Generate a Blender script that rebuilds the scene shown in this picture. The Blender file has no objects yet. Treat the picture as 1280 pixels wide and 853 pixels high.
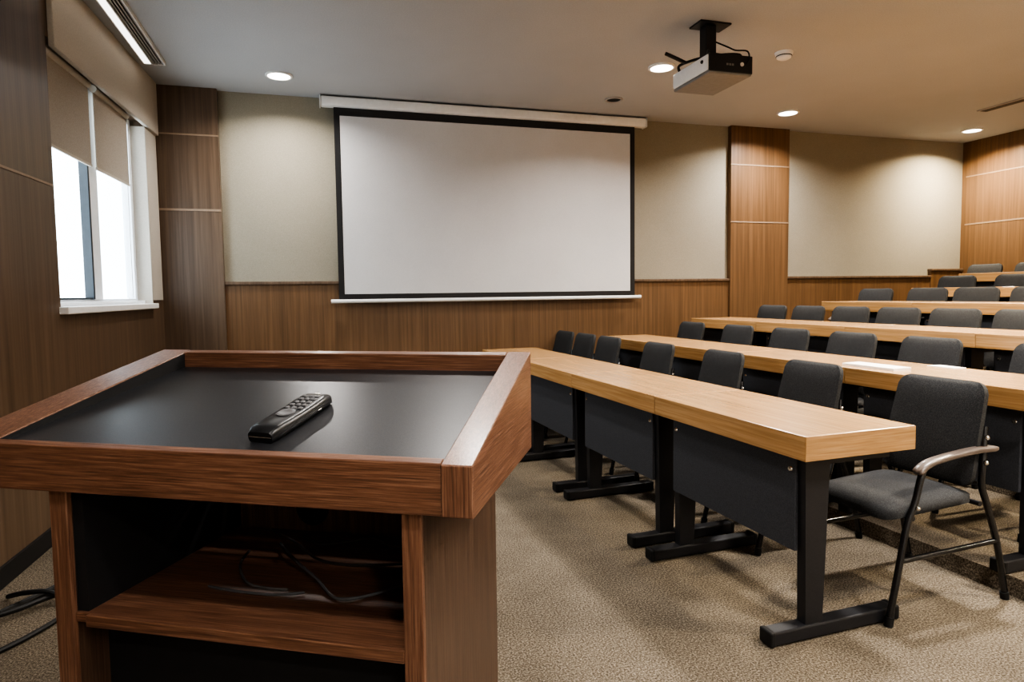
import bpy, bmesh, math, random
from mathutils import Vector, Matrix
random.seed(7)
C = bpy.context.scene.collection
PI = math.pi

# ------------------------------------------------------------------ materials
def new_mat(name):
    m = bpy.data.materials.new(name); m.use_nodes = True
    nt = m.node_tree; b = nt.nodes['Principled BSDF']
    return m, nt, b

def ramp(nt, src, stops):
    r = nt.nodes.new('ShaderNodeValToRGB')
    e = r.color_ramp.elements
    while len(e) < len(stops): e.new(0.5)
    for i, (p, c) in enumerate(stops):
        e[i].position = p; e[i].color = (c[0], c[1], c[2], 1)
    nt.links.new(src, r.inputs[0]); return r.outputs[0]

def coords(nt, scale, rot=(0, 0, 0)):
    t = nt.nodes.new('ShaderNodeTexCoord'); mp = nt.nodes.new('ShaderNodeMapping')
    mp.inputs['Scale'].default_value = scale; mp.inputs['Rotation'].default_value = rot
    nt.links.new(t.outputs['Object'], mp.inputs[0]); return mp.outputs[0]

def noise(nt, vec, scale, detail=4, rough=.55, dist=0):
    n = nt.nodes.new('ShaderNodeTexNoise')
    n.inputs['Scale'].default_value = scale; n.inputs['Detail'].default_value = detail
    n.inputs['Roughness'].default_value = rough; n.inputs['Distortion'].default_value = dist
    nt.links.new(vec, n.inputs['Vector']); return n.outputs[0]

def mixc(nt, a, b, fac, mode='MIX'):
    m = nt.nodes.new('ShaderNodeMix'); m.data_type = 'RGBA'; m.blend_type = mode
    if isinstance(fac, (int, float)): m.inputs[0].default_value = fac
    else: nt.links.new(fac, m.inputs[0])
    nt.links.new(a, m.inputs[6]); nt.links.new(b, m.inputs[7]); return m.outputs[2]

def bump(nt, b, h, strength, dist=.01):
    n = nt.nodes.new('ShaderNodeBump'); n.inputs['Strength'].default_value = strength
    n.inputs['Distance'].default_value = dist
    nt.links.new(h, n.inputs['Height']); nt.links.new(n.outputs[0], b.inputs['Normal'])

def wood(name, dark, mid, light, axis, fine=60, rough=.45, coat=0, bmp=.15, along=1.2):
    m, nt, b = new_mat(name)
    sc = [fine, fine, fine]; sc['xyz'.index(axis)] = along
    v = coords(nt, tuple(sc))
    n1 = noise(nt, v, 1.0, 6, .65, .3)
    sc2 = [fine * .22] * 3; sc2['xyz'.index(axis)] = along * .45
    n2 = noise(nt, coords(nt, tuple(sc2)), 1.0, 3, .5, .8)
    c1 = ramp(nt, n1, [(.34, dark), (.5, mid), (.66, light)])
    c2 = ramp(nt, n2, [(.3, [x * .72 for x in mid]), (.7, [min(1, x * 1.25) for x in mid])])
    nt.links.new(mixc(nt, c1, c2, .42), b.inputs['Base Color'])
    b.inputs['Roughness'].default_value = rough
    b.inputs['Coat Weight'].default_value = coat; b.inputs['Coat Roughness'].default_value = .2
    if bmp: bump(nt, b, n1, bmp, .003)
    return m

def speck(name, stops, scale, rough=.9, bmp=.3, bdist=.004, big=None, spec=.3):
    m, nt, b = new_mat(name)
    v = coords(nt, (1, 1, 1))
    n = noise(nt, v, scale, 5, .7)
    c = ramp(nt, n, stops)
    if big:
        n2 = noise(nt, v, big[0], 4, .6)
        c2 = ramp(nt, n2, [(.3, (1 - big[1],) * 3), (.7, (1, 1, 1))])
        c = mixc(nt, c, c2, 1.0, 'MULTIPLY')
    nt.links.new(c, b.inputs['Base Color'])
    b.inputs['Roughness'].default_value = rough
    b.inputs['Specular IOR Level'].default_value = spec
    if bmp: bump(nt, b, n, bmp, bdist)
    return m

def plain(name, col, rough=.5, metal=0, spec=.5, emit=None, es=0, var=.08, vs=30):
    m, nt, b = new_mat(name)
    n = noise(nt, coords(nt, (1, 1, 1)), vs, 3)
    c = ramp(nt, n, [(.3, [x * (1 - var) for x in col]), (.7, [min(1, x * (1 + var)) for x in col])])
    nt.links.new(c, b.inputs['Base Color'])
    b.inputs['Roughness'].default_value = rough; b.inputs['Metallic'].default_value = metal
    b.inputs['Specular IOR Level'].default_value = spec
    if emit:
        b.inputs['Emission Color'].default_value = (*emit, 1); b.inputs['Emission Strength'].default_value = es
    return m

M = {}
M['wallwood'] = wood('veneer_brown', (.066, .042, .026), (.112, .073, .046), (.158, .108, .071), 'z', 38, .42, .15, .05, .8)
M['wallwood2'] = wood('veneer_amber', (.080, .043, .019), (.135, .074, .035), (.190, .110, .055), 'z', 34, .42, .15, .05, .8)
M['inlay'] = plain('pale_inlay', (.27, .195, .135), .4)
M['cream'] = speck('cream_wall_fabric', [(.3, (.25, .225, .172)), (.7, (.33, .30, .24))], 160, .9, .2, .002, (1.3, .10))
M['frontwall'] = speck('front_wall_bounce', [(.3, (.74, .72, .68)), (.7, (.80, .78, .74))], 140, .9, .2, .002)  # unseen wall whitened to bounce lamp light onto the lectern
M['valance'] = speck('pelmet_plaster', [(.3, (.42, .385, .335)), (.7, (.52, .48, .42))], 140, .9, .2, .002)
M['ceiling'] = speck('ceiling_paint', [(.3, (.385, .395, .405)), (.7, (.465, .475, .485))], 120, .95, .15, .002, (.8, .08))
M['carpet'] = speck('carpet', [(.36, (.055, .043, .031)), (.5, (.165, .137, .103)), (.64, (.36, .31, .245))], 150, 1, .6, .005, (2.6, .30), .1)
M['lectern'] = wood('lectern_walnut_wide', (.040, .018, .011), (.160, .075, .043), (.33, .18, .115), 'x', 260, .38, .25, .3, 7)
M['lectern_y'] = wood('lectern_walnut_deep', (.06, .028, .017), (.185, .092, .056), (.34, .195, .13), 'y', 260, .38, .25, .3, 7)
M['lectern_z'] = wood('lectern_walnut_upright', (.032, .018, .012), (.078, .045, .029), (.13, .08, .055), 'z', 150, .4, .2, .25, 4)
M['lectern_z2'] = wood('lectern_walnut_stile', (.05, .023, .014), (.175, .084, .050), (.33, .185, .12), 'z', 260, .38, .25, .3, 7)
M['lectern_in'] = wood('lectern_inside', (.07, .04, .028), (.16, .095, .065), (.27, .17, .12), 'z', 120, .5, 0, .2, 4)
M['lam_black'] = speck('black_laminate', [(.3, (.012, .0125, .014)), (.5, (.026, .027, .03)), (.72, (.055, .056, .06))], 420, .33, .12, .001, None, .6)
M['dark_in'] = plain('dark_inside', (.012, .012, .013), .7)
M['tabletop'] = wood('oak_tabletop', (.31, .165, .062), (.45, .26, .112), (.58, .37, .18), 'y', 90, .27, .45, .06, 2.0)
M['tube'] = plain('black_gloss_tube', (.012, .012, .013), .22, spec=.7)
M['edgeband'] = wood('oak_edge_band', (.24, .125, .048), (.36, .205, .088), (.48, .30, .145), 'x', 160, .35, .3, .06, 5)
M['steel_black'] = speck('black_powdercoat', [(.3, (.010, .010, .012)), (.7, (.022, .022, .025))], 300, .42, .15, .001, None, .5)
M['panel'] = speck('charcoal_panel', [(.3, (.028, .030, .036)), (.7, (.075, .079, .090))], 260, .6, .2, .001, None, .4)
M['fabric'] = speck('charcoal_fabric', [(.3, (.013, .0133, .0138)), (.5, (.030, .0305, .0315)), (.72, (.066, .067, .068))], 240, .85, .5, .003, None, .35)
M['armpad'] = wood('armrest_wood', (.05, .039, .033), (.115, .09, .076), (.19, .157, .136), 'x', 90, .35, .3, .1, 5)
M['chrome'] = plain('polished_steel', (.75, .74, .72), .18, 1.0, var=.03)
M['white'] = plain('white_plastic', (.74, .74, .73), .4, var=.03)
M['frame'] = plain('window_frame_white', (.82, .86, .90), .4, var=.03)
M['gasket'] = plain('window_gasket', (.03, .04, .05), .5)
M['sill'] = plain('sill_white', (.80, .79, .77), .35, var=.03)
M['screen'] = speck('screen_fabric', [(.3, (.55, .55, .555)), (.7, (.63, .63, .635))], 200, .9, .05, .001, (1.1, .10))
M['black'] = plain('matt_black', (.012, .012, .013), .5)
M['rubber'] = plain('black_rubber', (.013, .013, .013), .55, spec=.35)
M['cable'] = plain('cable_glint_grey', (.10, .10, .105), .2, spec=1.0)  # grey base paints in the highlights of the black shelf cables
M['button'] = plain('button_rubber', (.11, .11, .115), .4, spec=.6)
M['remote'] = plain('remote_plastic', (.013, .0135, .015), .33, spec=.6)
M['paper'] = plain('paper', (.82, .81, .78), .7, var=.02)
M['glow'] = plain('lamp_diffuser', (.9, .9, .88), .5, emit=(1, .93, .82), es=6)
M['striplight'] = plain('strip_diffuser', (.85, .85, .83), .5, emit=(1, .97, .92), es=1.3)
M['projwhite'] = plain('projector_shell', (.88, .88, .87), .4, var=.03)
M['projgrey'] = plain('projector_base', (.20, .20, .20), .5)
M['grille'] = plain('grille_grey', (.34, .33, .32), .5)

def blind_mat():
    m, nt, b = new_mat('blind_fabric')
    n = noise(nt, coords(nt, (1, 1, 1)), 220, 4)
    c = ramp(nt, n, [(.3, (.33, .295, .25)), (.7, (.45, .405, .35))])
    nt.links.new(c, b.inputs['Base Color']); b.inputs['Roughness'].default_value = .95
    tr = nt.nodes.new('ShaderNodeBsdfTranslucent'); nt.links.new(c, tr.inputs[0])
    mx = nt.nodes.new('ShaderNodeMixShader'); mx.inputs[0].default_value = .10
    nt.links.new(b.outputs[0], mx.inputs[1]); nt.links.new(tr.outputs[0], mx.inputs[2])
    nt.links.new(mx.outputs[0], nt.nodes['Material Output'].inputs[0]); return m
M['blind'] = blind_mat()

def glass_mat():
    m, nt, b = new_mat('clear_glass')
    tp = nt.nodes.new('ShaderNodeBsdfTransparent'); tp.inputs[0].default_value = (.93, .96, .97, 1)
    gl = nt.nodes.new('ShaderNodeBsdfGlossy'); gl.inputs['Roughness'].default_value = .03
    lwt = nt.nodes.new('ShaderNodeLayerWeight'); lwt.inputs[0].default_value = .5
    fr = nt.nodes.new('ShaderNodeMath'); fr.operation = 'POWER'; fr.inputs[1].default_value = 5
    nt.links.new(lwt.outputs['Facing'], fr.inputs[0])
    mx = nt.nodes.new('ShaderNodeMixShader')
    nt.links.new(fr.outputs[0], mx.inputs[0]); nt.links.new(tp.outputs[0], mx.inputs[1]); nt.links.new(gl.outputs[0], mx.inputs[2])
    nt.links.new(mx.outputs[0], nt.nodes['Material Output'].inputs[0]); return m
M['glass'] = glass_mat()

# ------------------------------------------------------------------ mesh helpers
class MB:
    def __init__(s): s.bm = bmesh.new()
    def box(s, x0, x1, y0, y1, z0, z1, bev=0, seg=2, mat=None):
        r = bmesh.ops.create_cube(s.bm, size=1)
        vs = r['verts']
        for v in vs:
            v.co = Vector(((x0 + x1) / 2 + v.co.x * (x1 - x0), (y0 + y1) / 2 + v.co.y * (y1 - y0), (z0 + z1) / 2 + v.co.z * (z1 - z0)))
        if bev:
            es = {e for v in vs for e in v.link_edges}
            r = bmesh.ops.bevel(s.bm, geom=list(es), offset=bev, segments=seg, affect='EDGES', profile=.5)
            vs = list({v for f in r['faces'] for v in f.verts} | {v for v in vs if v.is_valid})
        if mat is not None:
            for v in vs: v.co = mat @ v.co
        return s
    def hexa(s, bot, top):
        vb = [s.bm.verts.new(p) for p in bot]; vt = [s.bm.verts.new(p) for p in top]
        n = len(vb)
        s.bm.faces.new(vb[::-1]); s.bm.faces.new(vt)
        for i in range(n): s.bm.faces.new((vb[i], vb[(i + 1) % n], vt[(i + 1) % n], vt[i]))
        return s
    def tube(s, pts, r, n=10, caps=True):
        pts = [Vector(p) for p in pts]; rs = r if isinstance(r, (list, tuple)) else [r] * len(pts)
        rings = []; up = Vector((.123, .456, .88)).normalized(); prev = None
        for i, p in enumerate(pts):
            a = pts[max(0, i - 1)]; b = pts[min(len(pts) - 1, i + 1)]
            t = (b - a).normalized()
            u = prev - t * prev.dot(t) if prev else up - t * up.dot(t)
            if u.length < 1e-4: u = t.orthogonal()
            u.normalize(); w = t.cross(u); prev = u
            rings.append([s.bm.verts.new(p + (u * math.cos(2 * PI * k / n) + w * math.sin(2 * PI * k / n)) * rs[i]) for k in range(n)])
        for i in range(len(rings) - 1):
            for k in range(n):
                s.bm.faces.new((rings[i][k], rings[i][(k + 1) % n], rings[i + 1][(k + 1) % n], rings[i + 1][k]))
        if caps: s.bm.faces.new(rings[0][::-1]); s.bm.faces.new(rings[-1])
        return s
    def sweep(s, pts, hw, hh):      # flat bar swept along pts in the xz plane, width along y, rounded section
        prof = []
        for k in range(12):
            a = 2 * PI * k / 12; ca, sa = math.cos(a), math.sin(a)
            prof.append((hw * math.copysign(abs(ca) ** .5, ca), hh * math.copysign(abs(sa) ** .5, sa)))
        rings = []
        for i, p in enumerate(pts):
            a = Vector(pts[max(0, i - 1)]); b = Vector(pts[min(len(pts) - 1, i + 1)]); t = (b - a).normalized()
            nrm = Vector((-t.z, 0, t.x)); p = Vector(p)
            k = .72 if i in (0, len(pts) - 1) else 1
            rings.append([s.bm.verts.new(p + Vector((0, 1, 0)) * (u * k) + nrm * (v * k)) for u, v in prof])
        for i in range(len(rings) - 1):
            for k in range(12): s.bm.faces.new((rings[i][k], rings[i][(k + 1) % 12], rings[i + 1][(k + 1) % 12], rings[i + 1][k]))
        s.bm.faces.new(rings[0][::-1]); s.bm.faces.new(rings[-1]); return s
    def lathe(s, prof, cx=0, cy=0, n=28):
        rings = [[s.bm.verts.new((cx + r * math.cos(2 * PI * k / n), cy + r * math.sin(2 * PI * k / n), z)) for k in range(n)] for r, z in prof]
        for i in range(len(rings) - 1):
            for k in range(n): s.bm.faces.new((rings[i][k], rings[i][(k + 1) % n], rings[i + 1][(k + 1) % n], rings[i + 1][k]))
        s.bm.faces.new(rings[0][::-1]); s.bm.faces.new(rings[-1]); return s
    def ball(s, p, r, sub=2):
        bmesh.ops.create_icosphere(s.bm, subdivisions=sub, radius=r, matrix=Matrix.Translation(p)); return s
    def xf(s, mat): s.bm.transform(mat); return s
    def build(s, name, mat, parent=None, smooth=False, angle=40):
        bmesh.ops.recalc_face_normals(s.bm, faces=s.bm.faces)
        me = bpy.data.meshes.new(name); 
        if smooth:
            for f in s.bm.faces: f.smooth = True
            for e in s.bm.edges:
                if len(e.link_faces) == 2 and e.calc_face_angle(0) > math.radians(angle): e.smooth = False
        s.bm.to_mesh(me); s.bm.free()
        o = bpy.data.objects.new(name, me); C.objects.link(o); me.materials.append(mat)
        if parent: o.parent = parent
        return o

def empty(name, loc=(0, 0, 0), rz=0):
    o = bpy.data.objects.new(name, None); C.objects.link(o); o.location = loc; o.rotation_euler = (0, 0, rz); o.empty_display_size = .1
    return o
def tag(o, label, cat, group=None):
    o['label'] = label; o['category'] = cat
    if group: o['group'] = group
    return o
def struct(o): o['kind'] = 'structure'; return o
def copy_tree(o, parent=None):
    c = o.copy(); C.objects.link(c)
    if parent: c.parent = parent
    for ch in list(o.children): copy_tree(ch, c)
    return c

# ------------------------------------------------------------------ room dimensions (metres)
D, R, ZC, FY = 6.148, 7.6, 3.0, -2.4       # back wall, rear wall, ceiling, wall behind the photographer
AL = .0384
WL = Matrix.Translation((-1.2452 - 6 * AL, 0, 0)) @ Matrix.Rotation(-math.atan(AL), 4, 'Z')   # left wall frame: x = into room, y = along wall
ZW = 1.345

# floor, ceiling
struct(MB().box(-1.75, R + .2, FY - .2, D + .2, -.2, 0).build('floor', M['carpet']))
struct(MB().box(-1.75, R + .2, FY - .2, D + .2, ZC, ZC + .2).build('ceiling', M['ceiling']))
# walls
struct(MB().box(-1.47, R + .2, D, D + .2, 0, ZC).build('wall_back', M['cream']))
struct(MB().box(R, R + .2, FY - .2, D, 0, ZC).build('wall_right', M['wallwood2']))
struct(MB().box(-1.9, R, FY - .2, FY, 0, ZC).build('wall_front', M['frontwall']))
wy0, wy1, wz0, wz1 = 4.04, 5.77, 1.195, 2.62
w = MB()
w.box(-.16, 0, FY - .2, wy0, 0, ZC); w.box(-.16, 0, wy1, D, 0, ZC)
w.box(-.16, 0, wy0, wy1, 0, wz0); w.box(-.16, 0, wy0, wy1, wz1, ZC)
struct(w.xf(WL).build('wall_left', M['wallwood']))

# pale joint lines in the veneer, pilasters, wainscot
def trim(n, mb, m): return struct(mb.build('trim_%d' % n, M[m]))
def lw(mb): return mb.xf(WL)
trim(1, lw(MB().box(0, .004, FY, wy0 - .02, 1.835, 1.847)), 'inlay')
trim(2, MB().box(-1.50, -.765, D - .065, D, 0, ZC), 'wallwood')               # corner pilaster
trim(3, MB().box(-1.24, -.763, D - .069, D - .06, 1.972, 1.99), 'inlay')
trim(4, MB().box(-1.24, -.763, D - .069, D - .06, 2.60, 2.612), 'inlay')
trim(5, MB().box(4.28, 5.02, D - .06, D, 0, ZC), 'wallwood2')                 # pilaster between the cream panels
trim(6, MB().box(4.278, 5.022, D - .064, D - .055, 1.975, 1.988), 'inlay')
trim(7, MB().box(4.278, 5.022, D - .064, D - .055, 2.585, 2.597), 'inlay')
trim(8, MB().box(-.765, 4.28, D - .03, D, 0, ZW), 'wallwood2')                # wainscot
trim(9, MB().box(-.765, 4.28, D - .05, D, ZW, ZW + .03, .006), 'wallwood')
trim(10, MB().box(5.02, 7.10, D - .03, D, 0, ZW + .02), 'wallwood2')
trim(11, MB().box(5.02, 7.10, D - .05, D, ZW + .02, ZW + .05, .006), 'wallwood')
trim(12, MB().box(7.10, R, D - .04, D, 0, 1.445), 'wallwood2')
trim(13, MB().box(7.09, R, D - .055, D, 1.445, 1.475, .006), 'wallwood')
trim(14, MB().box(R - .004, R, FY, D - .05, 2.0, 2.016), 'inlay')
trim(15, MB().box(R - .004, R, FY, D - .05, 2.578, 2.59), 'inlay')
struct(lw(MB().box(0, .014, FY, D - .09, 0, .09)).build('baseboard_left', M['black']))
struct(MB().box(-.765, 4.28, D - .042, D - .03, 0, .09).build('baseboard_back', M['black']))
# pelmet above the window
trim(16, lw(MB().box(0, .03, wy0 + .03, D - .088, 2.575, ZC, .004)), 'valance')
trim(17, lw(MB().box(0, .006, wy1, D - .088, wz0 + .03, 2.575)), 'valance')   # beige jamb board right of the window
trim(18, lw(MB().box(-.13, .004, wy1 - .012, wy1, wz0, 2.575)), 'valance')

# tiers under the rows
TH = -.0436
PX, PY = 1.5474, 1.776
ROW = Matrix.Translation((PX, PY, 0)) @ Matrix.Rotation(-TH, 4, 'Z')         # local x = back through the rows, y = along a row
NS = [0, 1.15, 2.2, 3.2, 4.1, 5.0]
TI = [0, .08, .222, .376, .495, .637]
for k in range(1, 6):
    n0 = NS[k] - .055
    n1 = NS[k + 1] - .055 if k < 5 else 6.4
    t = MB()
    y0 = -.35; y1 = 4.35
    pts = [ROW @ Vector((n0, y0, 0)), ROW @ Vector((n1, y0, 0)), ROW @ Vector((n1, 4.6, 0)), ROW @ Vector((n0, 4.6, 0))]
    q = []
    for p in pts: q.append((min(p.x, R - .001), min(p.y, D - .045)))
    t.hexa([(x, y, 0) for x, y in q], [(x, y, TI[k]) for x, y in q])
    o = struct(t.build('floor_tier', M['carpet']))

# ------------------------------------------------------------------ window
win = struct(empty('window_1')); win.matrix_world = WL
dx0, dx1 = -.15, -.10
for a in ((wy0, wy0 + .05, wz0, wz1), (wy1 - .06, wy1, wz0, wz1), (wy0 + .05, wy1 - .06, wz1 - .05, wz1), (wy0 + .05, wy1 - .06, wz0, wz0 + .045)):
    MB().box(dx0, dx1, *a, .004).build('window_frame', M['frame'], win)
MB().box(-.145, -.09, 4.81, 4.97, wz0 + .04, wz1 - .04, .005).build('mullion', M['frame'], win)
MB().box(-.135, -.085, 4.785, 4.812, wz0 + .045, wz1 - .05).build('gasket', M['gasket'], win)
MB().box(-.12, -.095, wy0 + .05, 4.785, wz0 + .045, wz0 + .055).build('gasket', M['gasket'], win)
MB().box(-.14, -.098, 5.63, 5.645, wz0 + .05, wz1 - .05).build('gasket', M['frame'], win)
MB().box(-.13, -.126, wy0 + .05, 4.80, wz0 + .045, wz1 - .05).build('pane', M['glass'], win)
MB().box(-.13, -.126, 4.97, wy1 - .06, wz0 + .045, wz1 - .05).build('pane', M['glass'], win)
MB().box(-.10, .045, wy0 - .02, wy1 + .0, wz0 - .035, wz0 + .006, .006).build('sill', M['sill'], win)
MB().box(-.095, -.05, wy0, wy1, wz0 + .006, wz0 + .03, .004).build('lower_rail', M['frame'], win)

def blind(y0, y1, zb, label):
    t = empty('roller_blind'); t.matrix_world = WL @ Matrix.Translation((-.055, (y0 + y1) / 2, zb))
    h = (y1 - y0) / 2
    MB().box(-.002, .002, -h, h, .012, wz1 - zb - .03).build('blind_fabric', M['blind'], t)
    MB().box(-.007, .007, -h, h, 0, .018, .003).build('bottom_bar', M['valance'], t)
    MB().tube([(0, -h, wz1 - zb - .03), (0, h, wz1 - zb - .03)], .024, 14).build('roller', M['valance'], t, True)
    tag(t, label, 'blind', 'roller blinds at the window')
blind(4.06, 4.77, 2.075, 'taupe roller blind half lowered over the left pane of the window')
blind(4.86, 5.52, 2.075, 'taupe roller blind half lowered over the right pane, nearer the room corner')

# ------------------------------------------------------------------ projection screen
ps = empty('projection_screen', (1.65, D - .10, 1.17))
X0, X1 = .185 - 1.65 - .0, 3.115 - 1.65
zb, zt = 1.205 - 1.17, 2.91 - 1.17
MB().box(X0 + .045, X1 - .045, -.002, .002, zb + .045, zt - .075).build('screen_surface', M['screen'], ps)
for a in ((X0, X0 + .05, zb, zt), (X1 - .05, X1, zb, zt), (X0 + .05, X1 - .05, zb, zb + .05), (X0 + .05, X1 - .05, zt - .08, zt)):
    MB().box(a[0], a[1], -.0035, .0035, a[2], a[3]).build('black_border', M['black'], ps)
MB().box(X0 - .11, X1 + .11, -.05, .045, zt - .01, zt + .075, .018, 4).build('roller_housing', M['white'], ps, True)
for x in (X0 - .113, X1 + .113): MB().box(x - .005, x + .005, -.054, .05, zt - .014, zt + .079, .004).build('end_cap', M['white'], ps)
for x in (X0 + .4, 0, X1 - .4): MB().box(x - .03, x + .03, -.02, .03, zt + .07, ZC - 1.17).build('ceiling_bracket', M['grille'], ps)
MB().tube([(X0 - .07, 0, zb - .014), (X1 + .07, 0, zb - .014)], .018, 14).build('bottom_bar', M['white'], ps, True)
tag(ps, 'large white pull-down projection screen with black border on the back wall', 'projection screen')

# ------------------------------------------------------------------ lectern
ang = math.radians(29.15)
AX, AY = .27886, 1.218
lec = empty('lectern', (AX, AY, 0), -ang)      # local x = along the front (0 at the right end, negative left), y = depth, z up
SL = .28                                        # slope of the top towards the speaker
def zt_(y): return .906 + SL * y
def rail(px, name, mat, z0=.80):                # px: four plan points, counter-clockwise
    m = MB(); m.hexa([(x, y, z0) for x, y in px], [(x, y, zt_(y)) for x, y in px])
    es = list(m.bm.edges); bmesh.ops.bevel(m.bm, geom=es, offset=.0025, segments=2, affect='EDGES', profile=.5)
    return m.build(name, mat, lec)
DEP = .605
def lo(y): return -1.315 + .175 * y             # outer edge of the left rail
def li(y): return -1.185 + .125 * y             # inner edge
rail([(-.066, 0), (0, 0), (0, DEP), (-.066, DEP)], 'side_rail', M['lectern_y'])
rail([(lo(0), 0), (li(0), 0), (li(DEP), DEP), (lo(DEP), DEP)], 'side_rail', M['lectern_y'])
rail([(li(.003), .003), (-.0665, .003), (-.0665, .026), (li(.026), .026)], 'front_rail', M['lectern'])
rail([(li(.578), .578), (-.0665, .578), (-.0665, DEP - .002), (li(DEP - .002), DEP - .002)], 'back_rail', M['lectern'])
def ins(y): return zt_(y) - (.010 + .062 * y)
ip = MB()
pl = [(li(.034), .034), (-.067, .034), (-.067, .578), (li(.578), .578)]
ip.hexa([(x, y, ins(y) - .016) for x, y in pl], [(x, y, ins(y)) for x, y in pl])
o = ip.build('writing_surface', M['lam_black'], lec); o['label'] = 'black laminate writing surface sunk inside the wooden rim'
gl = MB(); pl = [(li(.030), .0300), (-.067, .0300), (-.067, .0335), (li(.0335), .0335)]
gl.hexa([(x, y, ins(y) - .016) for x, y in pl], [(x, y, ins(y) + .0015) for x, y in pl])
o = gl.build('edge_strip', M['chrome'], lec); o['label'] = 'bright metal edge strip'
ll = MB(); pl = [(li(.03), .03), (li(.03) + .003, .03), (li(.577) + .003, .577), (li(.577), .577)]  # added black strip: shade along the left rim's inner face, put into colour
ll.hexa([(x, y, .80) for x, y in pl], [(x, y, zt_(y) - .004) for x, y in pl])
o = ll.build('rim_shade_strip', M['dark_in'], lec); o['label'] = 'black strip standing in for shade on the inner face of the left rim'
o = MB().box(-.0645, -.0015, -.0012, .004, .802, .9045, .001).build('end_block', M['lectern_z2'], lec)
# cabinet below
cb = .64
def box_(x0, x1, y0, y1, z0, z1, name, mat, bev=.002, label=None):
    o = MB().box(x0, x1, y0, y1, z0, z1, bev).build(name, mat, lec)
    if label: o['label'] = label
    return o
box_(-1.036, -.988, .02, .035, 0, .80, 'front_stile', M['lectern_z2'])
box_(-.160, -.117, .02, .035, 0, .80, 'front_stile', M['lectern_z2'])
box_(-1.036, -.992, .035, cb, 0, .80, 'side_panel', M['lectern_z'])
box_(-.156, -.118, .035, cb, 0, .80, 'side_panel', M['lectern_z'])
box_(-.992, -.156, .03, cb - .02, .480, .503, 'shelf', M['lectern'])
box_(-.950, -.160, .018, .030, .477, .505, 'shelf_lipping', M['lectern'])
bp = MB()
n = 24; hx, hz, hw, hh = -.66, .60, .042, .04
o_ = box_(-.992, -.156, cb - .02, cb - .004, 0, .80, 'back_panel', M['lectern_in'])
gr = MB(); gr.lathe([(.042, 0), (.054, 0), (.054, .006), (.044, .006)], n=28)
for v in gr.bm.verts: v.co = Vector((-.705 + v.co.x, cb - .021 - v.co.z, .577 + v.co.y))
gr.build('cable_grommet', M['black'], lec, True)
hl = MB().lathe([(.0, 0), (.044, 0), (.044, .003), (0, .003)], n=28)
for v in hl.bm.verts: v.co = Vector((-.705 + v.co.x, cb - .0205 - v.co.z, .577 + v.co.y))
bmesh.ops.remove_doubles(hl.bm, verts=hl.bm.verts, dist=1e-5)
hl.build('cable_hole', M['dark_in'], lec)
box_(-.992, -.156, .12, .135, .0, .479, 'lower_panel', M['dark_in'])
box_(-.992, -.962, .04, cb - .02, .503, .795, 'inner_shade_slab', M['dark_in'], 0)  # added dark slab imitating shade on the cabinet's left inner side
box_(-1.12, -.06, .05, .575, .785, .80, 'underside_board', M['lectern_in'], 0)
tag(lec, 'dark walnut lectern with sloping rimmed top and open shelf, in the left foreground', 'lectern')

def smooth_pts(pts, n=8):
    P = [Vector(p) for p in pts]; out = []
    for i in range(len(P) - 1):
        p0 = P[max(0, i - 1)]; p1 = P[i]; p2 = P[i + 1]; p3 = P[min(len(P) - 1, i + 2)]
        for k in range(n):
            t = k / n
            out.append(.5 * ((2 * p1) + (p2 - p0) * t + (2 * p0 - 5 * p1 + 4 * p2 - p3) * t * t + (3 * p1 - p0 - 3 * p2 + p3) * t ** 3))
    out.append(P[-1]); return out
LEC = Matrix.Translation((AX, AY, 0)) @ Matrix.Rotation(-ang, 4, 'Z')
def cable(pts, r, label, group, M_=LEC):
    P = [M_ @ Vector(p) for p in smooth_pts(pts)]
    z = min(p.z for p in P) - r
    t = MB().tube([p - Vector((P[0].x, P[0].y, z)) for p in P], r, 8).build('cable', M['cable' if M_ is LEC else 'rubber'], None, True)
    t.location = (P[0].x, P[0].y, z)
    return tag(t, label, 'cable', group)
z0 = .5095
cable([(-.76, .20, z0), (-.70, .19, z0), (-.62, .186, z0), (-.55, .192, z0), (-.50, .215, z0)], .0035, 'short thin black cable end lying nearest the front of the lectern shelf', 'cables on the lectern shelf')
cable([(-.78, .40, z0 + .012), (-.74, .30, z0 + .014), (-.66, .215, z0 + .012), (-.60, .20, z0 + .010), (-.54, .205, z0 + .008)], .0035, 'thin black cable bending sharply beside the left of the shelf clutter', 'cables on the lectern shelf')
cable([(-.72, .46, z0 + .014), (-.60, .34, z0 + .022), (-.50, .27, z0 + .012), (-.43, .215, z0), (-.385, .20, z0), (-.33, .235, z0), (-.26, .30, z0 + .004), (-.20, .34, z0 + .004)], .0042, 'black cable drooping in a long curve towards the right of the lectern shelf', 'cables on the lectern shelf')
cable([(-.80, .54, z0 + .02), (-.66, .44, z0 + .03), (-.55, .365, z0 + .02), (-.47, .36, z0 + .012), (-.40, .385, z0 + .006), (-.28, .43, z0), (-.20, .44, z0)], .004, 'black cable crossing the back of the lectern shelf from the grommet', 'cables on the lectern shelf')
cable([(-.70, .56, z0), (-.62, .50, z0 + .004), (-.55, .54, z0), (-.48, .575, z0 + .004), (-.40, .53, z0), (-.30, .56, z0), (-.20, .52, z0)], .005, 'thick black cable coiled along the rear panel of the lectern shelf', 'cables on the lectern shelf')
I4 = Matrix.Identity(4)
cable([(-1.29, 2.70, .014), (-1.25, 2.92, .014), (-1.17, 3.06, .014), (-1.10, 3.20, .014), (-1.12, 3.38, .014), (-1.20, 3.48, .014)], .012, 'thick black floor cable running along the wall left of the lectern', 'floor cables', I4)
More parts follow.
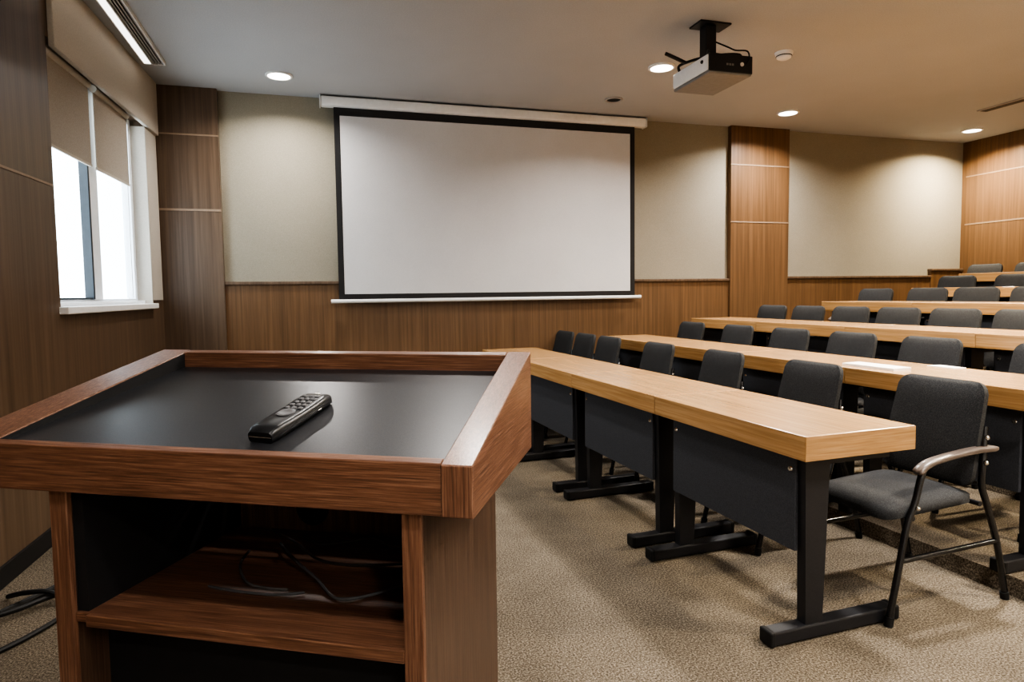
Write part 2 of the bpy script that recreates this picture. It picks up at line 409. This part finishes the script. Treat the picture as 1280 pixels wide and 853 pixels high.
cable([(-1.24, 2.86, .038), (-1.16, 2.92, .036), (-1.07, 3.02, .034), (-.99, 3.12, .014), (-.90, 3.18, .012)], .011, 'black floor cable crossing towards the lectern foot beside the left wall', 'floor cables', I4)
cable([(-1.12, 2.62, .012), (-1.05, 2.72, .012), (-.99, 2.86, .012), (-1.00, 2.98, .012), (-1.08, 3.00, .058), (-1.17, 3.02, .058), (-1.27, 3.12, .012)], .010, 'black floor cable bent into a loop by the left leg of the lectern', 'floor cables', I4)

# remote control on the writing surface
fc = Vector((-.516, .082)); rc = Vector((-.494, .314))
dr = (rc - fc); L = dr.length; dr.normalize()
tilt = Matrix.Rotation(math.atan(SL - .062), 4, 'X')
base = LEC @ Matrix.Translation((fc.x, fc.y, ins(fc.y))) @ tilt @ Matrix.Rotation(math.atan2(-dr.x, dr.y), 4, 'Z')
rem = empty('remote_control'); rem.matrix_world = base      # local y = along the remote away from the reader
L *= 1.03
body = MB(); W2 = .037; H2 = .034
rings = []
ny = 16
for i in range(ny + 1):
    y = L * i / ny; e = min(1, i / 1.2, (ny - i) / 1.6) if i not in (0, ny) else 0
    wd = W2 * (.86 + .14 * min(1, e)) * (1 + .06 * math.sin(PI * i / ny)); hh = H2 * (.74 + .26 * min(1, e + .0)) * (1 - .08 * math.sin(PI * i / ny))
    prof = [(-.80, 0), (.80, 0), (.95, .12), (1, .35), (1, .66), (.93, .88), (.78, 1), (-.78, 1), (-.93, .88), (-1, .66), (-1, .35), (-.95, .12)]
    rings.append([body.bm.verts.new((a * wd, y, b * hh + .0005)) for a, b in prof])
for i in range(ny):
    for k in range(12): body.bm.faces.new((rings[i][k], rings[i][(k + 1) % 12], rings[i + 1][(k + 1) % 12], rings[i + 1][k]))
body.bm.faces.new(rings[0][::-1]); body.bm.faces.new(rings[-1])
body.build('case', M['remote'], rem, True, 50)
tz = H2 * .925
for r_ in range(5):
    for c_ in range(3):
        x = (c_ - 1) * .0185; y = L * (.535 + .078 * r_)
        MB().box(x - .0065, x + .0065, y - .0055, y + .0055, tz - .002, tz + .0035, .002, 2).build('button', M['button'], rem, True)
MB().lathe([(.0, tz - .002), (.022, tz - .002), (.022, tz + .003), (.017, tz + .0045), (.012, tz + .003), (0, tz + .003)], 0, L * .41, 24).build('navigation_ring', M['button'], rem, True)
MB().box(-.007, .007, L * .945 - .004, L * .945 + .004, tz - .002, tz + .003, .002).build('power_button', M['paper'], rem, True)
MB().box(-W2 * .80, W2 * .80, -.0016, .003, .0125, .0155, .001).build('trim_line', M['chrome'], rem)
MB().box(W2 * .99, W2 * 1.075, L * .70, L * .76, .010, .013, .001).build('side_slot', M['chrome'], rem)
tag(rem, 'black handheld remote control with rubber buttons lying on the lectern top', 'remote control')

# ------------------------------------------------------------------ tables
TL, TW, TT = .95, .495, .087
ORD = ['first', 'second', 'third', 'fourth', 'fifth', 'sixth', 'seventh']
ROWN = ['front row', 'second row', 'third row', 'fourth row', 'fifth row', 'rearmost row']
def make_table():
    t = empty('lecture_table')
    MB().box(0, TW, .0015, TL - .0015, .75 - TT, .75, .003).build('tabletop', M['tabletop'], t)
    MB().box(.001, TW - .001, .0004, .0030, .752 - TT, .748).build('edge_band', M['edgeband'], t)
    MB().box(.055, .073, .105, TL - .075, .312, .655, .002).build('modesty_panel', M['panel'], t)
    for y in (.088, TL - .085):
        MB().hexa([(.075, y - .02, .05), (.150, y - .02, .05), (.150, y + .02, .05), (.075, y + .02, .05)],
                  [(.065, y - .02, .663), (.175, y - .02, .663), (.175, y + .02, .663), (.065, y + .02, .663)]).build('post', M['steel_black'], t)
        ft = MB().box(-.075, .50, y - .03, y + .03, .006, .055, .006)
        fo = ft.build('foot', M['steel_black'], t)
        for x in (-.071, .496): MB().box(x - .011, x + .011, y - .032, y + .032, .004, .057, .006).build('end_cap', M['rubber'], fo)
        for x in (-.045, .47): MB().box(x - .018, x + .018, y - .018, y + .018, 0, .008).build('glide', M['rubber'], fo)
        MB().box(.10, .45, y - .02, y + .02, .625, .663).build('top_bracket', M['steel_black'], t)
    MB().box(.42, .44, .11, TL - .10, .625, .650).build('rear_rail', M['steel_black'], t)
    for y in (.13, TL - .10):
        MB().lathe([(0.0001, 0), (.010, 0), (.008, .004), (.0001, .005)], n=12).xf(Matrix.Translation((.055, y, .605)) @ Matrix.Rotation(-PI / 2, 4, 'Y')).build('bolt', M['chrome'], t, True)
    return t
t0 = make_table(); first = True
tab_spec = {0: [0, .95, 1.9, 2.85], 1: [0, .95, 1.9, 2.85], 2: [.06, 1.01, 1.96, 2.91], 3: [1.30, 2.25], 4: [2.05], 5: [2.25]}
for k, idx in tab_spec.items():
    for q, a in enumerate(idx):
        o = t0 if first else copy_tree(t0); first = False
        o.location = ROW @ Vector((NS[k], a, TI[k])); o.rotation_euler = (0, 0, -TH)
        if k == 0 and q == 0: lb = 'oak-topped lecture table with black panel, its right-hand end nearest the camera, front row'
        elif k == 4: lb = 'oak-topped lecture table in the fifth row, partly behind the fourth-row chairs'
        elif k == 5: lb = 'oak-topped lecture table in the rearmost row against the brown rear wall'
        else: lb = 'oak-topped lecture table in the %s, %s one from the right-hand edge' % (ROWN[k], ORD[q])
        tag(o, lb, 'table', 'lecture tables in rows')

# ------------------------------------------------------------------ chairs  (local x = backwards, y = along the row)
def rounded_panel(w_bot, w_top, h, th, rad, bulge, curve, nx=14, nz=14):
    # upright padded panel in the yz plane, front face at -x
    m = MB()
    def outline(u, v):      # u,v in -1..1 -> rounded rectangle
        hw = .5 * (w_bot + (w_top - w_bot) * (v + 1) / 2); hhh = h / 2
        y = u * hw; z = v * hhh
        ax = abs(y) - (hw - rad); az = abs(z) - (hhh - rad)
        if ax > 0 and az > 0:
            d = math.hypot(ax, az)
            mx = max(ax, az) / rad
            s = mx * rad / d if d else 1
            y = math.copysign(hw - rad + ax * s, y); z = math.copysign(hhh - rad + az * s, z)
        return y, z
    fr, bk = [], []
    for i in range(nz + 1):
        a, b = [], []
        for j in range(nx + 1):
            u = -1 + 2 * j / nx; v = -1 + 2 * i / nz
            u = math.copysign(abs(u) ** .75, u); v = math.copysign(abs(v) ** .75, v)
            y, z = outline(u, v)
            e = (1 - u ** 6) * (1 - v ** 6)
            x0 = curve * (1 - (y / (w_bot / 2)) ** 2)
            a.append(m.bm.verts.new((x0 - th / 2 * (.45 + .55 * e) - bulge * e * (1 - .5 * u * u), y, z)))
            b.append(m.bm.verts.new((x0 + th / 2 * (.45 + .55 * e), y, z)))
        fr.append(a); bk.append(b)
    for i in range(nz):
        for j in range(nx):
            m.bm.faces.new((fr[i][j], fr[i][j + 1], fr[i + 1][j + 1], fr[i + 1][j]))
            m.bm.faces.new((bk[i][j + 1], bk[i][j], bk[i + 1][j], bk[i + 1][j + 1]))
    def side(A, B, rev):
        for k in range(len(A) - 1):
            m.bm.faces.new((A[k], B[k], B[k + 1], A[k + 1]) if not rev else (A[k + 1], B[k + 1], B[k], A[k]))
    side(fr[0], bk[0], 0); side(fr[-1], bk[-1], 1)
    side([r[0] for r in fr], [r[0] for r in bk], 1); side([r[-1] for r in fr], [r[-1] for r in bk], 0)
    return m
CX = .75            # chair origin lies CX behind the table front edge
def make_chair():
    t = empty('armchair')
    S = lambda x: x - CX
    # seat: a lying panel with a dropped front edge
    m = rounded_panel(.39, .405, .43, .06, .06, .012, 0)
    m.xf(Matrix.Translation((S(.67), 0, .415)) @ Matrix.Rotation(math.radians(-3), 4, 'Y') @ Matrix.Rotation(PI / 2, 4, 'Y'))
    for v in m.bm.verts:
        if v.co.x < S(.53): v.co.z -= (S(.53) - v.co.x) ** 2 * 2.6
    m.build('seat', M['fabric'], t, True, 70)
    m = rounded_panel(.41, .375, .415, .05, .055, .01, .022)
    m.xf(Matrix.Translation((S(.898), 0, .668)) @ Matrix.Rotation(math.radians(13), 4, 'Y'))
    m.build('backrest', M['fabric'], t, True, 70)
    for sgn in (-1, 1):
        y = .206 * sgn; yi = .204 * sgn
        fl = smooth_pts([(S(.43), y * 1.03, .012), (S(.475), y * 1.02, .20), (S(.515), y, .36), (S(.555), y, .45), (S(.578), y, .53), (S(.598), y, .575)], 5)
        MB().tube(fl, .0125, 10).build('leg', M['tube'], t, True)
        MB().tube([(S(.43), y * 1.03, 0), (S(.435), y * 1.03, .035)], .016, 12).build('foot_cap', M['rubber'], t.children[-1], True)
        rl = smooth_pts([(S(1.045), y * 1.03, .012), (S(.995), y * 1.02, .22), (S(.935), y, .39), (S(.905), yi, .47), (S(.905), yi, .56), (S(.93), yi * .93, .70)], 5)
        MB().tube(rl, .0125, 10).build('leg', M['tube'], t, True)
        MB().tube([(S(1.045), y * 1.03, 0), (S(1.038), y * 1.03, .03)], .016, 12).build('foot_cap', M['rubber'], t.children[-1], True)
        MB().tube([(S(.478), y * 1.02, .235), (S(.988), y * 1.02, .245)], .010, 10).build('stretcher', M['tube'], t, True)
        MB().sweep(smooth_pts([(S(.560), y, .556), (S(.590), y, .578), (S(.64), y, .594), (S(.74), y, .607), (S(.86), y, .616), (S(.97), y, .615)], 4), .021, .011).build('armrest', M['armpad'], t, True, 60)
        for bx, by, bz in ((.552, sgn * .220, .43), (.905, sgn * .217, .565), (.922, sgn * .206, .66)):
            MB().ball((S(bx), by, bz), .010).build('bolt', M['chrome'], t, True)
    for x, z in ((.55, .405), (.90, .42)): MB().tube([(S(x), -.204, z - .02), (S(x), .204, z - .02)], .010).build('seat_frame', M['steel_black'], t, True)
    return t
c0 = make_chair(); first = True
CH = [[.25, .95, 1.68, 2.42, 3.20, 3.66, 4.12],
      [.48, 1.13, 1.70, 2.28, 2.90, 3.58],
      [1.25, 1.725, 2.20, 2.675, 3.15, 3.625],
      [1.76, 2.22, 2.68, 3.22],
      [2.49, 3.06],
      [3.02, 3.55]]
for k, lst in enumerate(CH):
    for q, a in enumerate(lst):
        o = c0 if first else copy_tree(c0); first = False
        jit = 0 if (k == 0 and q == 0) or k > 1 or a > 2.9 else random.uniform(-.02, .02)
        dn = 0 if k == 0 else random.uniform(-.015, .01)
        dn += [0, -.075, -.135, -.225, -.225, -.05][k]
        o.location = ROW @ Vector((NS[k] + CX + dn, a, TI[k]))
        o.rotation_euler = (0, 0, -TH + jit)
        if k == 0 and q == 0: lb = 'black padded armchair with brown armrest shown whole, nearest the camera, beside the table end'
        else: lb = 'black padded armchair behind the %s tables, %s one from the right-hand edge' % (ROWN[k], ORD[q])
        tag(o, lb, 'chair', 'black padded armchairs in rows')

# booklet and sheet on the second-row table
def flat(name, corners, z, h, mat, label, cat):
    c = sum((Vector(p) for p in corners), Vector((0, 0))) / len(corners)
    m = MB(); m.hexa([(p[0] - c.x, p[1] - c.y, 0) for p in corners], [(p[0] - c.x, p[1] - c.y, h) for p in corners])
    o = m.build(name, M[mat], None); o.location = (c.x, c.y, z); return tag(o, label, cat)
zt2 = .75 + TI[1]
flat('booklet', [(2.735, 2.545), (2.865, 2.56), (2.85, 2.875), (2.72, 2.86)], zt2, .012, 'paper', 'closed white booklet lying on the second-row table behind the nearest chairs', 'booklet')
def rowpt(n, a): p = ROW @ Vector((n, a, 0)); return (p.x, p.y)
flat('paper_sheet', [rowpt(1.56, .66), rowpt(1.635, .65), rowpt(1.64, .80), rowpt(1.565, .81)], zt2, .004, 'paper', 'small white sheet at the back edge of the second-row table', 'paper')

# ------------------------------------------------------------------ ceiling fittings
def downlight(x, y, label, r=.105):
    t = empty('downlight', (x, y, ZC - .014))
    MB().lathe([(r, .014), (r, .004), (r - .006, 0), (r - .018, 0), (r - .020, .006), (r - .02, .014)], n=36).build('trim_ring', M['white'], t, True)
    MB().lathe([(.0005, .005), (r - .018, .005), (r - .018, .012), (.0005, .012)], n=36).build('diffuser', M['glow'], t)
    tag(t, label, 'ceiling light', 'round ceiling downlights')
DL = [(-.24, 5.60, 'round recessed downlight left of the projection screen'),
      (2.64, 4.667, 'round recessed downlight just left of the projector'),
      (4.527, 5.519, 'round recessed downlight above the amber pilaster, right of the projector'),
      (7.07, 5.62, 'round recessed downlight near the rear wall at the far right')]
for x, y, lb in DL: downlight(x, y, lb)

# strip light with air grille by the left wall
sl = empty('strip_light', (-1.10, 4.60, ZC))
sy0, sy1 = -1.0, .90
MB().box(-.075, -.028, sy0, sy1, -.022, -.002, .004).build('diffuser', M['striplight'], sl)
for a in ((-.082, -.075, sy0, sy1), (-.028, -.020, sy0, sy1), (.058, .066, sy0, sy1), (-.082, .066, sy0 - .01, sy0), (-.082, .066, sy1, sy1 + .01)):
    MB().box(*a, -.026, 0).build('frame', M['white'], sl)
MB().box(-.02, .058, sy0, sy1, -.006, 0).build('backing', M['black'], sl)
for i in range(4): MB().box(-.012 + i * .02, -.003 + i * .02, sy0, sy1, -.022, -.006).build('slat', M['grille'], sl)
tag(sl, 'long white strip light with air slots on the ceiling above the window', 'strip light')
# air slot at the right
av = empty('air_vent', (6.40, 4.55, ZC))
MB().box(-.06, .06, -.5, .45, -.012, 0, .003).build('frame', M['grille'], av)
for i in range(3): MB().box(-.042 + i * .03, -.018 + i * .03, -.48, .43, -.0135, -.010).build('slot', M['black'], av)
tag(av, 'dark linear air vent on the ceiling at the far right', 'air vent')
# small recessed eyelet and detector
ev = empty('ceiling_spotlight', (2.65, 5.55, ZC - .012))
MB().lathe([(.085, .012), (.085, .002), (.07, 0), (.06, .008), (.06, .012)], n=28).build('trim_ring', M['grille'], ev, True)
MB().lathe([(.0005, .007), (.06, .007), (.06, .012), (.0005, .012)], n=28).build('lens', M['black'], ev)
tag(ev, 'small unlit dark ceiling spotlight above the right end of the screen', 'ceiling light')
sd = empty('smoke_detector', (3.371, 4.162, ZC - .05))
MB().lathe([(.0005, .0), (.035, .0), (.05, .008), (.055, .022), (.055, .034), (.0005, .034)], n=30).build('sensor_head', M['white'], sd, True)
MB().lathe([(.0005, .034), (.062, .034), (.065, .05), (.0005, .05)], n=30).build('base', M['white'], sd, True)
MB().lathe([(.056, .018), (.0565, .018), (.0565, .024), (.056, .024)], n=30).build('vent_slot', M['black'], sd)
tag(sd, 'small white round smoke detector on the ceiling right of the projector', 'smoke detector')

# projector
pj = empty('projector', (2.565, 3.87, 2.62))
bx0, bx1, by0, by1, bz0, bz1 = -.158, .165, -.20, .235, .0, .122
MB().box(bx0, bx1, by0 + .012, by1, bz0 + .02, bz1, .014, 3).build('shell', M['projwhite'], pj, True)
MB().box(bx0 + .008, bx1 + .004, by0, by0 + .018, bz0 + .012, bz1 + .004, .006).build('rear_panel', M['black'], pj)
MB().box(bx1 - .01, bx1 + .003, by0 + .01, by1 - .02, bz0 + .02, bz1 - .006, .004).build('side_vent', M['black'], pj)
MB().box(bx0 + .006, bx1, by0 + .004, by1 - .004, bz0, bz0 + .024, .008).build('underside', M['projgrey'], pj)
for x in (-.02, .0, .02): MB().box(x - .007, x + .007, by0 - .002, by0 + .001, .055, .068).build('socket', M['projgrey'], pj)
MB().lathe([(.0005, 0), (.013, 0), (.013, .006), (.0005, .006)], n=20).xf(Matrix.Translation((.088, by0 - .004, .068)) @ Matrix.Rotation(-PI / 2, 4, 'X')).build('power_socket', M['white'], pj, True)
MB().lathe([(.0005, 0), (.045, 0), (.048, .03), (.036, .034), (.034, .02), (.0005, .02)], n=28).xf(Matrix.Translation((.06, by1 - .004, .065)) @ Matrix.Rotation(-PI / 2, 4, 'X')).build('lens', M['black'], pj, True)
MB().ball((bx0 - .001, -.13, .085), .012).build('screw', M['black'], pj, True)
pole = MB().box(-.072, .008, -.04, .04, .17, ZC - 2.62 - .012, .008).build('mount_pole', M['black'], pj)
MB().box(-.13, .10, -.07, .07, ZC - 2.62 - .012, ZC - 2.62, .002).build('ceiling_plate', M['black'], pj)
for sx, sy in ((-.155, .15), (-.12, -.14), (.12, .15), (.12, -.13)):
    MB().tube(smooth_pts([(-.032, 0, .175), ((sx - .032) / 2, sy / 2, .172), (sx, sy, .155), (sx, sy, .118)], 5), .009, 8).build('mount_arm', M['black'], pj, True)
MB().tube([(-.14, .1, .16), (-.28, .12, .215)], .012, 8).build('cable_guide', M['black'], pj, True)
MB().tube(smooth_pts([(.0, -.02, .27), (.04, -.12, .20), (.06, -.17, .165), (.12, -.21, .15), (.13, -.215, .10), (.11, -.21, .07)], 6), .005, 8).build('power_cable', M['rubber'], pj, True)
tag(pj, 'white and black projector hanging from a black pole below the ceiling', 'projector')

# ------------------------------------------------------------------ lights, sky
def area(x, y, z, power, col, size, rot=(0, 0, 0), spread=PI, shape='DISK', sy=None):
    l = bpy.data.lights.new('lamp', 'AREA'); l.energy = power; l.color = col; l.shape = shape; l.size = size
    if sy: l.size_y = sy
    l.spread = spread
    o = bpy.data.objects.new('lamp', l); C.objects.link(o); o.location = (x, y, z); o.rotation_euler = rot
    return o
WARM = (1, .86, .66); NEU = (1, .95, .90)
for i, (x, y, _) in enumerate(DL): area(x, y, ZC - .02, [14, 22, 30, 44][i], [NEU, NEU, NEU, WARM][i], .17, spread=2.6)
for x, y, p, c in ((6.3, 3.0, 44, WARM), (4.4, 3.0, 60, WARM), (2.9, 2.4, 40, NEU), (.6, 3.3, 16, NEU), (6.3, .8, 40, WARM), (4.0, .6, 56, WARM), (2.2, .2, 30, NEU), (-.2, .4, 16, NEU), (.4, -1.9, 38, NEU), (2.6, -1.9, 30, NEU), (5.8, -1.2, 24, WARM)):  # fixtureless lamps on the unseen ceiling; front-wall pair boosted for bounce onto the lectern
    area(x, y, ZC - .02, p, c, .2, spread=2.6)
pt = area(0, 0, 0, 1, (1, 1, 1), wy1 - wy0, shape='RECTANGLE', sy=wz1 - wz0)
pt.matrix_world = WL @ Matrix.Translation((-.26, (wy0 + wy1) / 2, (wz0 + wz1) / 2)) @ Matrix.Rotation(-PI / 2, 4, 'Y') @ Matrix.Rotation(PI / 2, 4, 'Z')
pt.data.cycles.is_portal = True; pt.name = 'window_portal'

wd = bpy.data.worlds.new('World'); bpy.context.scene.world = wd; wd.use_nodes = True
bg = wd.node_tree.nodes['Background']; bg.inputs[0].default_value = (.86, .93, 1, 1); bg.inputs[1].default_value = 5.0

# ------------------------------------------------------------------ camera
cam = bpy.data.cameras.new('camera'); co = bpy.data.objects.new('camera', cam); C.objects.link(co)
F, yaw, pitch, roll, H = 813.25, .2894, .0650, -.0131, 1.2407
cam.sensor_width = 36; cam.lens = F * 36 / 1280
cam.shift_x = (640 - 640.34) / 1280; cam.shift_y = (420.15 - 426.5) / 1280
fw = Vector((math.sin(yaw) * math.cos(pitch), math.cos(yaw) * math.cos(pitch), -math.sin(pitch)))
rt = Vector((math.cos(yaw), -math.sin(yaw), 0)); up = rt.cross(fw)
c, s = math.cos(roll), math.sin(roll)
r2 = rt * c + up * s; u2 = up * c - rt * s
mw = Matrix((( r2.x, u2.x, -fw.x, 0), (r2.y, u2.y, -fw.y, 0), (r2.z, u2.z, -fw.z, H), (0, 0, 0, 1)))
co.matrix_world = mw
cam.clip_start = .02
bpy.context.scene.camera = co
sc = bpy.context.scene
sc.view_settings.view_transform = 'AgX'
try: sc.view_settings.look = 'AgX - High Contrast'
except Exception: pass
sc.view_settings.exposure = 0.8
sc.cycles.use_denoising = True
sc.cycles.max_bounces = 8
